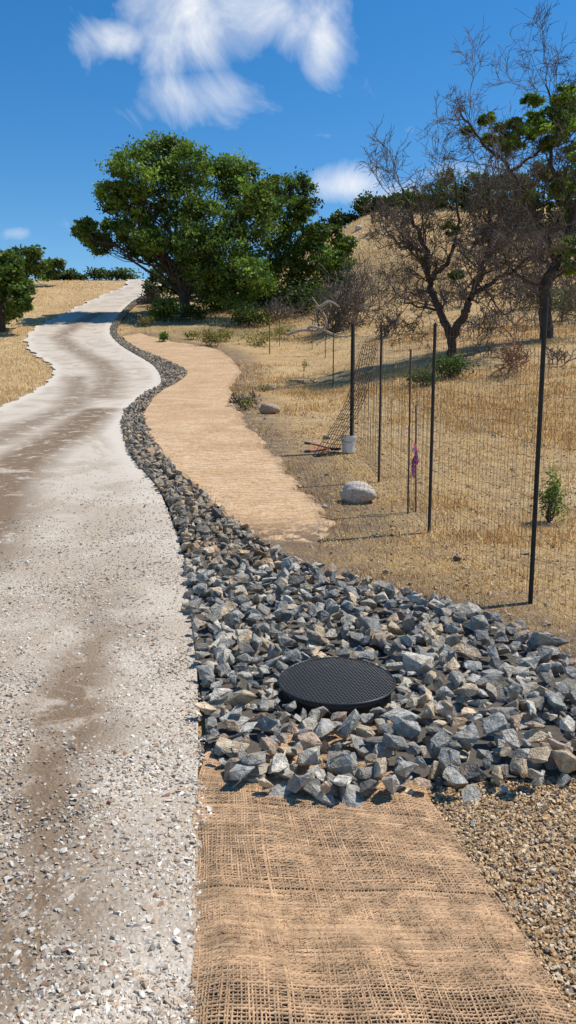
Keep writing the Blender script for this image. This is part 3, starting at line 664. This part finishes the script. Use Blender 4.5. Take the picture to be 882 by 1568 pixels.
for k, cc in enumerate([(.55, .05, .14), (.10, .14, .42), (.55, .06, .2)]):
    w_ = cr(np.array([q + [0, -.02, .08-.05*k], q + [.02+.01*k, -.05, -.02-.05*k], q + [-.02, -.04, -.12-.04*k], q+[.01,-.03,-.2-.05*k]]), 8)
    V = np.concatenate([w_, w_ + [.028, .01, 0]]); i_ = np.arange(7); mb.add(V, np.stack([i_, i_+1, i_+9, i_+8], -1), cc)
mb.build('flagging_ribbon', m_plastic)
bk = empty('bucket'); b0 = onground(G(533, 692)) + [0, -.1, 0]; b0[2] = float(terrain(b0[0], b0[1])); mb = MB(); a = np.linspace(0, 2*np.pi, 33)[:-1]
prof = [(.10, 0), (.105, .01), (.12, .25), (.13, .255), (.13, .28), (.125, .28), (.125, .29), (.115, .29), (.10, .02), (0.001, .02)]
rg = [np.stack([b0[0]+r*np.cos(a), b0[1]+r*np.sin(a), np.full(32, b0[2]+z)], -1) for r, z in prof]
i_ = np.arange(len(prof)-1)[:, None]*32; j = np.arange(32)[None]; mb.add(np.concatenate(rg), np.stack([i_+j, i_+(j+1) % 32, i_+32+(j+1) % 32, i_+32+j], -1).reshape(-1, 4), (.66, .66, .63))
mb.build('shell', m_plastic, False, bk); mb = MB(); th = np.linspace(0, np.pi, 14)
tube(mb, np.stack([b0[0]+.135*np.cos(th), b0[1]-.12*np.sin(th), b0[2]+.26-.08*np.sin(th)], -1), .004, 5, (.2, .2, .2)); mb.build('handle', m_wire, True, bk)
mb = MB(); c0 = onground(G(493, 692)); rc = (.38, .02, .03)
for s_ in (-1, 1):
    tube(mb, cr(np.array([c0 + [-.28, .05*s_, .08+.07*s_], c0 + [-.1, .04*s_, .07+.05*s_], c0 + [.12, .01*s_, .06], c0 + [.2, -.01*s_, .05]]), 12), .016, 6, rc)
    tube(mb, [c0 + [.2, -.01*s_, .05], c0 + [.27, -.03*s_, .05], c0 + [.33, 0, .05]], [.022, .026, .008], 5, (.06, .06, .06))
    tube(mb, [c0 + [-.30, .05*s_, .08+.07*s_], c0 + [-.2, .05*s_, .075+.06*s_]], .022, 8, (.03, .03, .03))
tube(mb, [c0 + [.17, -.03, .05], c0 + [.17, .03, .05]], .03, 8, (.1, .1, .1)); mb.build('bolt_cutter', m_plastic)
def boulder(px, py, wpx, col, name='boulder', sq=.62):
    p = onground(G(px, py)); r = wpx*p[1]/F*.5; bm = bmesh.new(); bmesh.ops.create_icosphere(bm, subdivisions=4, radius=1)
    V = np.array([v.co[:] for v in bm.verts]); Fc = np.array([[v.index for v in f.verts] for f in bm.faces]); bm.free()
    n_ = 1 + .09*np.sin(V[:, 0]*3+px)*np.cos(V[:, 1]*2.5) + .07*np.sin(V[:, 2]*4+V[:, 0]*3) + .03*np.sin(V[:, 1]*9+V[:, 2]*7)+.02*np.sin(V[:,0]*15+V[:,1]*11)
    V = V*n_[:, None]; V = V*[1, .8, sq]*r; mb = MB(); mb.add(V + p + [0, 0, r*sq*.72], Fc, col); mb.build(name, m_granite, True)
boulder(548, 768, 58, (.50, .43, .36)); boulder(413, 633, 30, (.38, .28, .2)); boulder(413, 597, 14, (.45, .4, .34)); boulder(500, 672, 12, (.4, .35, .3)); boulder(549, 352, 12, (.6,.56,.5)); boulder(497, 778, 10, (.4, .35, .3)); boulder(700, 858, 14, (.12, .09, .07))

# ------------------------------------------------------------------ light and sky
sunv = nrm(np.array([.84, .28, 0.])); el = math.radians(60)
S = np.array([sunv[0]*math.cos(el), sunv[1]*math.cos(el), math.sin(el)])
sd = bpy.data.lights.new('sun', 'SUN'); sd.energy = 5.0; sd.angle = math.radians(.53); sd.color = (1, .955, .87)
so = bpy.data.objects.new('sun', sd); sc.collection.objects.link(so)
from mathutils import Vector
so.rotation_euler = Vector(S).to_track_quat('Z', 'Y').to_euler(); so.location = (20, 10, 30)
w = bpy.data.worlds.new("World"); sc.world = w; w.use_nodes = True; nt = w.node_tree; nt.nodes.clear()
sky = N(nt, 'ShaderNodeTexSky'); sky.sky_type = 'NISHITA'; sky.sun_disc = False; sky.sun_elevation = el; sky.sun_rotation = math.atan2(S[0], S[1])
sky.air_density = 1.; sky.dust_density = .2; sky.ozone_density = 3.
hs = N(nt, 'ShaderNodeHueSaturation'); hs.inputs['Saturation'].default_value = 1.38; nt.links.new(sky.outputs[0], hs.inputs['Color'])
bg = N(nt, 'ShaderNodeBackground'); bg.inputs[1].default_value = .135; nt.links.new(hs.outputs[0], bg.inputs[0])
tc = N(nt, 'ShaderNodeTexCoord'); D = tc.outputs['Generated']
sp = N(nt, 'ShaderNodeSeparateXYZ'); nt.links.new(D, sp.inputs[0])
yy = mth(nt, 'MAXIMUM', sp.outputs[1], .05); A_ = mth(nt, 'DIVIDE', sp.outputs[0], yy); B_ = mth(nt, 'DIVIDE', sp.outputs[2], yy)
def ab(px, py):
    d = raydir(px, py); return d[0]/d[1], d[2]/d[1]
acc = None
for (px, py, rx, ry, am) in [(285, 25, 80, 75, 1.1), (185, 60, 48, 24, .95), (400, 15, 120, 60, 1.0), (490, 55, 34, 60, .8), (305, 148, 80, 40, .85), (530, 285, 66, 26, 1.), (600, 300, 60, 26, .75), (25, 357, 22, 10, .6),
        (490, 207, 30, 8, .5), (640, 200, 30, 10, .35), (870, 165, 40, 26, .6), (700, 265, 90, 18, .45)]:
    ca, cb = ab(px, py); u = mth(nt, 'MULTIPLY', mth(nt, 'SUBTRACT', A_, ca), F/rx); v = mth(nt, 'MULTIPLY', mth(nt, 'SUBTRACT', B_, cb), F/ry)
    r2 = mth(nt, 'ADD', mth(nt, 'MULTIPLY', u, u), mth(nt, 'MULTIPLY', v, v)); g = mth(nt, 'MULTIPLY', mth(nt, 'EXPONENT', mth(nt, 'MULTIPLY', r2, -.8)), am)
    acc = g if acc is None else mth(nt, 'MAXIMUM', acc, g)
cmb = N(nt, 'ShaderNodeCombineXYZ'); nt.links.new(mth(nt, 'ADD', A_, mth(nt, 'MULTIPLY', B_, .2)), cmb.inputs[0]); nt.links.new(mth(nt, 'MULTIPLY', B_, .8), cmb.inputs[1])
nn = N(nt, 'ShaderNodeTexNoise'); nn.inputs['Scale'].default_value = 10; nn.inputs['Detail'].default_value = 8; nn.inputs['Roughness'].default_value = .6; nn.inputs['Distortion'].default_value = .6
nt.links.new(cmb.outputs[0], nn.inputs['Vector']); n1 = nn.outputs['Fac']
dens = mth(nt, 'ADD', mth(nt, 'MULTIPLY', acc, .62), mth(nt, 'MULTIPLY', mth(nt, 'SUBTRACT', n1, .5), 1.25))
cf = ramp(nt, dens, [(.20, 0.), (.45, .36), (.78, .95)])
cb_ = N(nt, 'ShaderNodeBackground'); cb_.inputs[0].default_value = (.95, .97, 1, 1); cb_.inputs[1].default_value = 1.0
ms = N(nt, 'ShaderNodeMixShader'); nt.links.new(cf, ms.inputs[0]); nt.links.new(bg.outputs[0], ms.inputs[1]); nt.links.new(cb_.outputs[0], ms.inputs[2])
wo = N(nt, 'ShaderNodeOutputWorld'); nt.links.new(ms.outputs[0], wo.inputs[0])
sc.view_settings.view_transform = 'Standard'; sc.view_settings.look = 'None'; sc.view_settings.exposure = 0
